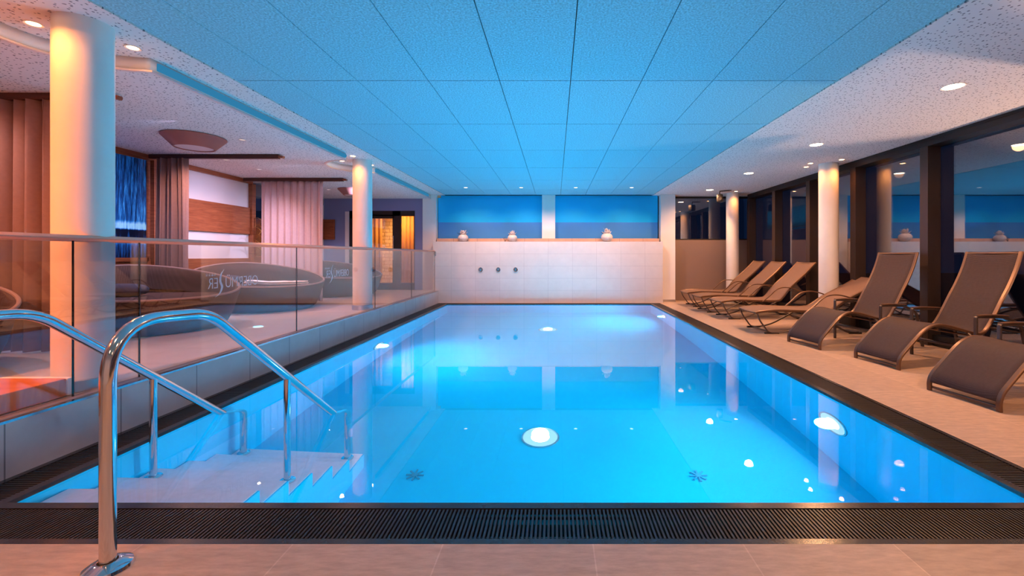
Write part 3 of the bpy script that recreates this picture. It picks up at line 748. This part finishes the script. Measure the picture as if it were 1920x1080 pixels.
colspots(-3.09, 6.97, [(0, -.33, 'on the near side of'), (-.33, .0, 'on the left of'), (0, .33, 'on the far side of')], 'the slim looking column')
colspots(4.54, 7.22, [(0, -.33, 'on the window end of'), (-.33, -.05, 'on the pool side of'), (-.23, .24, 'behind')], 'the column beside the loungers')
colspots(4.33, 10.62, [(-.05, -.33, 'in front of')], 'the far corner column')

# pool lamps
def poollamp(loc, axis, label, P=0):
    root = empty('pool_lamp', loc, 0, label=label, category='underwater lamp', group='round underwater lamps')
    root.rotation_euler = Vector(axis).to_track_quat('Z', 'Y').to_euler()
    bm = bmesh.new(); lathe(bm, [(.160, .0), (.165, .012), (.178, .010), (.182, .0)], 40, cap=False); fin('trim_ring', bm, m_brush, root, smooth=True)
    bm = bmesh.new(); lathe(bm, [(.085, .002), (.080, .012), (.05, .018)], 40); fin('lens', bm, m_pool_disc, root, smooth=True)
    bm = bmesh.new(); lathe(bm, [(.085, .003), (.12, .008), (.160, .003)], 48, cap=False); fin('halo_ring', bm, m_pool_halo, root, smooth=True)  # glowing ring added for the halo that water scatters round the lens
PB = (.05, .60, .90)
lamps = [((-.14, 4.07, DEP), (0, 0, 1), 'round underwater lamp in the pool floor nearer the camera end'),
         ((-.14, 8.35, DEP), (0, 0, 1), 'round underwater lamp in the pool floor near the back wall'),
         ((PX1, 3.57, -.62), (-1, 0, 0), 'round underwater lamp in the pool wall below the dark recliners'),
         ((PX0, 6.34, -.68), (1, 0, 0), 'round underwater lamp in the pool wall below the glass railing'),
         ((PX1, 9.10, -.68), (-1, 0, 0), 'round underwater lamp in the pool wall near the far corner')]
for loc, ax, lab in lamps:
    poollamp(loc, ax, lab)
    L = Vector(loc)+Vector(ax)*.06
    ps = spot('pool_spot', L, L+Vector(ax), 185 if ax[2] else 330, PB, 170, 1.0, .08)
    ps.data.cycles.is_caustics_light = True
water.cycles.is_caustics_caster = True
for o in list(S.objects):
    if o.name.split('.')[0] in ('ceiling', 'ceiling_perforated', 'ceiling_left', 'wall_back', 'shaft', 'pillar_back', 'wall_back_niche', 'wall_back_pier', 'step_face', 'wall_ledge'): o.cycles.is_caustics_receiver = True

# colour for added blue light along the left ceiling step and back niches, unused
CB = (.03, .50, 1.0)
# ------------------------------------------------------------------ small things
def nozzle(x, lab):
    r = empty('wall_jet', (x, 10.62, .0), 0, label=lab, category='water jet', group='three round steel jets in the tiled back wall')
    r.location.z = 1.16-26.5*10.62/815
    r.rotation_euler.x = PI/2
    bm = bmesh.new(); lathe(bm, [(.056, .001), (.056, .012), (.048, .020), (.036, .020), (.034, .008)], 32, cap=False); fin('bezel_ring', bm, m_steel, r, smooth=True)
    bm = bmesh.new(); lathe(bm, [(.034, .004), (.022, .016), (.006, .020)], 24); fin('nozzle_eye', bm, m_steel, r, smooth=True)
for x, l in ((-1.824, 'left one of the three steel jets in the tiled wall'), (-1.394, 'middle one of the three steel jets in the tiled wall'), (-.971, 'right one of the three steel jets in the tiled wall')): nozzle(x, l)
def inlet(x, y, lab):
    r = empty('floor_inlet', (x, y, DEP), 0, label=lab, category='pool inlet', group='star shaped inlets in the pool floor')
    bm = bmesh.new()
    for k in range(8):
        a = k*PI/4; box(bm, .02, .07, -.007, .007, .002, .01, mtx=Matrix.Rotation(a, 4, 'Z'))
    lathe(bm, [(.02, .002), (.02, .012)], 16); fin('star_grid', bm, M('inlet blue', (.02, .30, .45), .5), r)
inlet(-1.12, 3.47, 'star shaped inlet in the pool floor on the side of the steps')
inlet(1.14, 3.46, 'star shaped inlet in the pool floor on the side of the loungers')

def vase(x, y, s, label, seed):
    rnd = random.Random(seed)
    r = empty('vase', (x, y, 1.50), 0, label=label, category='vase', group='round white vases with white blossoms on the tiled wall')
    bm = bmesh.new(); prof = [(.045, .001), (.085, .02), (.118, .065), (.125, .105), (.105, .15), (.07, .175), (.06, .172), (.03, .14)]
    lathe(bm, [(a*s, z*s) for a, z in prof], 28)
    for v in bm.verts: v.co += Vector((rnd.uniform(-1, 1), rnd.uniform(-1, 1), 0))*.004*s
    fin('pot', bm, m_pot, r, smooth=True)
    bm = bmesh.new()
    for ring_, (cnt, ln, tl) in enumerate(((9, .13, 55), (7, .14, 30), (4, .13, 10))):
        for k in range(cnt):
            a = 2*PI*k/cnt+ring_*.4+rnd.uniform(-.2, .2); tilt = rad(tl+rnd.uniform(-8, 8)); q = ln*s*rnd.uniform(.85, 1.15)
            R = Matrix.Rotation(a, 3, 'Z') @ Matrix.Rotation(tilt, 3, 'Y')
            P = [(-.012, 0, 0), (.012, 0, 0), (.026, .012, .55), (0, -.004, 1.0), (-.026, .012, .55)]
            vs = [bm.verts.new(R @ Vector((py*s*1.0, px*s*1.2, pz*q)) + Vector((0, 0, .155*s))) for px, py, pz in P]
            f = bm.faces.new(vs)
    o = fin('blossom', bm, m_petal, r, smooth='all', label='open white blossom'); o.modifiers.new('s', 'SOLIDIFY').thickness = .004
    bm = bmesh.new()
    for k in range(6):
        a = rnd.uniform(PI*.7, PI*1.4); l = rnd.uniform(.10, .17)*s
        tube(bm, smoothpts([(0, 0, .15*s), (.05*math.cos(a)*s, .02, .18*s), (l*math.cos(a), .05*math.sin(a), .19*s+rnd.uniform(-.03, .03))], 3), .004, 6)
    fin('twig', bm, m_twig, r)
vase(-2.28, 10.76, 1.0, 'round white vase with open blossom, the leftmost one on the tiled wall', 1)
vase(-1.06, 10.76, .95, 'round white vase with blossom between the left vase and the middle pillar', 2)
vase(1.28, 10.76, 1.15, 'largest round white vase with spiky blossom, right of the middle pillar', 3)
bm = bmesh.new()
for k in range(4): tube(bm, [(0, 0, 0), (-.02+.02*k, 0, .05), (-.05+.025*k, .01, .10+.01*k)], .004, 6)
o = fin('dry_twig', bm, m_twig, None, label='tiny dry twig sprig standing left of the middle vase', category='twig'); o.location = (-1.24, 10.74, 1.501)

def speaker(loc, aim, lab):
    r = empty('loudspeaker', loc, 0, label=lab, category='loudspeaker', group='black wall loudspeakers'); r.rotation_euler.z = aim
    bm = bmesh.new(); box(bm, -.07, .07, -.10, .07, -.13, .05, .025); fin('cabinet', bm, m_black, r, smooth=True)
    bm = bmesh.new(); lathe(bm, [(.05, .001), (.045, .006), (.01, .002)], 24)
    bmesh.ops.transform(bm, matrix=Matrix.Translation((0, -.10, -.05)) @ Matrix.Rotation(PI/2, 4, 'X'), verts=bm.verts[:]); fin('speaker_cone', bm, m_gasket, r, smooth=True)
    return r
sp = speaker((3.86, 10.2, ZC-.14), rad(-20), 'black loudspeaker hung under the ceiling before the brown panel wall')
bm = bmesh.new(); tube(bm, fillet([(0, 0, .04), (0, 0, .125), (.22, 0, .132)], .02), .010); box(bm, .10, .26, -.03, .03, .128, .139); fin('ceiling_arm', bm, m_black, sp)
sp = speaker((-5.52, 10.2, 2.45), rad(30), 'black loudspeaker on the left wall beyond the pale curtain')
bm = bmesh.new(); tube(bm, [(0, .05, 0), (-.209, .178, 0)], .014); box(bm, -.23, -.19, .15, .21, -.05, .05); fin('wall_arm', bm, m_black, sp)

# low orange box behind the railing at the near left
bx = empty('wooden_box', (-3.30, 1.9, PZ), 0, label='low orange wooden box standing behind the glass railing at the near left', category='wooden box')
mbox('body', -.36, .33, -1.2, .745, .004, .115, m_orange, bx, .01)
mbox('end_cap', -.10, .33, .747, .785, .004, .113, m_white, bx, .008, label='white end strip')
# potted plant by the far window
pl = empty('potted_plant', (-5.55, 8.35, PZ), 0, label='potted plant with dry yellow leaves beside the pale curtain', category='plant')
bm = bmesh.new(); lathe(bm, [(.10, .001), (.14, .38), (.13, .38), (.12, .33)], 24); fin('pot', bm, m_potdark, pl, smooth=True)
bm = bmesh.new()
for k in range(26):
    a = k*2.4; l = random.uniform(.22, .40); z0 = .75+.7*(k/26); w_ = .016
    P = smoothpts([(0, 0, z0), (.4*l*math.cos(a), .4*l*math.sin(a), z0+.16), (l*math.cos(a)*.7, l*math.sin(a)*.7, z0+.12+random.uniform(-.05, .1))], 4)
    sd = Vector((-math.sin(a), math.cos(a), 0)); n = len(P)
    A_ = [bm.verts.new(p+sd*w_*math.sin(PI*(i+.6)/(n+.4))) for i, p in enumerate(P)]; B_ = [bm.verts.new(p-sd*w_*math.sin(PI*(i+.6)/(n+.4))) for i, p in enumerate(P)]
    for i in range(n-1): bm.faces.new((A_[i], A_[i+1], B_[i+1], B_[i]))
o = fin('leaves', bm, m_leaf, pl, smooth='all'); o.modifiers.new('s', 'SOLIDIFY').thickness = .002
bm = bmesh.new(); tube(bm, [(0, 0, .33), (.01, 0, 1.5)], .012, 8); fin('stem', bm, m_twig, pl)
# amber curtains inside the lit room
def acurt(x0, x1, y, lab, folds):
    bm = bmesh.new(); n = folds*10; rows = []
    for z in (0, 1.1, 2.25):
        rows.append([bm.verts.new((x0+(x1-x0)*k/n-(x0+x1)/2, .035*math.sin(2*PI*k/10+z*.2), z)) for k in range(n+1)])
    for A_, B_ in zip(rows, rows[1:]):
        for k in range(n): bm.faces.new((A_[k], A_[k+1], B_[k+1], B_[k]))
    o = fin('amber_curtain', bm, m_saunacurt, None, smooth='all', label=lab, category='curtain', group='amber curtains in the lit room'); o.location = ((x0+x1)/2, y, .302)
    o.modifiers.new('s', 'SOLIDIFY').thickness = .004
acurt(-5.45, -4.82, 12.1, 'amber curtain seen through the wide door pane beside the slim looking column', 5)
acurt(-4.38, -3.85, 12.2, 'amber curtain seen through the narrow door pane', 5)

# ------------------------------------------------------------------ lights of the place and added lamps
spot('sauna_light', (-4.4, 12.9, 2.5), (-4.4, 13.3, 1.0), 170, (1, .55, .18), 150, 1, .1)
spot('sauna_light', (-4.3, 11.6, 2.5), (-4.2, 12.4, .6), 110, (1, .50, .18), 150, 1, .1)
LAV = (.72, .62, 1.0)
# room downlights behind the camera; those above the platform get added pinkish light
for k, y in enumerate((1.2, 3.3, 5.75, 6.47, 7.19, 9.4)):
    downlight(-4.9, y, ZL, .028, m_off_disc, 'small recessed spot in the lowered ceiling, ' + ['out of view at the near end', 'before the first curtain track', 'next to the cone lamp', 'just beyond the gathered curtain', 'before the pale curtain', 'beyond the pale curtain'][k], 'small spots in the lowered ceiling')
    spot('added_platform_spot', (-4.9, y, ZL-.01), (-4.9, y, 0), 75, (1, .50, .42), 150, 1, .02)
for x, y in ((-1.6, .2), (1.2, .2), (3.6, 0), (-1.6, -1.6), (1.2, -1.6)):
    spot('hall_spot', (x, y, ZC-.02), (x, y+.1, 0), 105, (1, .46, .25), 150, 1, .08)

for x, y, p in ((-3.85, 1.1, 130), (-4.0, .1, 150)):
    spot('added_platform_spot', (x, y, ZL-.02), (-3.3, 2.8, .9), p*2.0, (1, .25, .06), 100, 1, .04)  # unseen orange lamps added to light the left side of the thick column
downlight(-3.85, 5.35, ZL, .028, m_off_disc, 'small added amber spot in the lowered ceiling to warm the slim looking column', 'small spots in the lowered ceiling')
spot('added_platform_spot', (-3.85, 5.35, ZL-.02), (-3.2, 6.8, 1.2), 130, (1, .28, .08), 75, 1, .02)  # amber lamp added to warm the left side of the slim looking column
for y in (4.6, 6.9, 9.0):
    spot('added_wall_fill', (-4.0, y, ZL-.01), (-5.8, y+.2, .9), 170, LAV, 100, 1, .015)  # unseen lavender lamps added to brighten the left wall
# unseen terrace lamp added to warm the right ceiling through the panes
tl = empty('added_terrace_lamp', (6.15, 4.0, -.05), 0, label='low lamp added on the dark terrace to warm the ceiling inside', category='added lamp')
bm = bmesh.new(); lathe(bm, [(.08, .0), (.08, .02), (.02, .03), (.02, .16), (.05, .17), (.05, .22)], 24); fin('lamp_body', bm, m_black, tl, smooth=True)
spot('added_terrace_spot', (6.10, 4.0, .25), (3.6, 4.1, 2.68), 1300, (1, .52, .30), 66, .4, .05)
# ------------------------------------------------------------------ world, camera, view
W = bpy.data.worlds.new('night'); S.world = W; W.use_nodes = True
W.node_tree.nodes['Background'].inputs[0].default_value = (.012, .03, .09, 1); W.node_tree.nodes['Background'].inputs[1].default_value = .5
cd = bpy.data.cameras.new('camera'); cam = bpy.data.objects.new('camera', cd); COL.objects.link(cam); S.camera = cam
cam.location = (0, 0, 1.16); cam.rotation_euler = (PI/2, 0, 0)
cd.sensor_fit = 'HORIZONTAL'; cd.sensor_width = 36; cd.lens = 815/1920*36
cd.shift_x = (960-1041)/1920; cd.shift_y = (479-540)/1920; cd.clip_start = .05; cd.clip_end = 200
vs = S.view_settings; vs.view_transform = 'Standard'; vs.look = 'None'; vs.gamma = 1; vs.use_curve_mapping = False; vs.exposure = 0
c = S.cycles
c.use_denoising = True; c.use_adaptive_sampling = True; c.adaptive_threshold = .02
try: c.denoiser = 'OPENIMAGEDENOISE'
except Exception: pass
c.max_bounces = 9; c.diffuse_bounces = 4; c.glossy_bounces = 4; c.transmission_bounces = 6; c.transparent_max_bounces = 16
c.caustics_reflective = True; c.caustics_refractive = True; c.blur_glossy = 0.5
c.sample_clamp_indirect = 6; c.sample_clamp_direct = 0
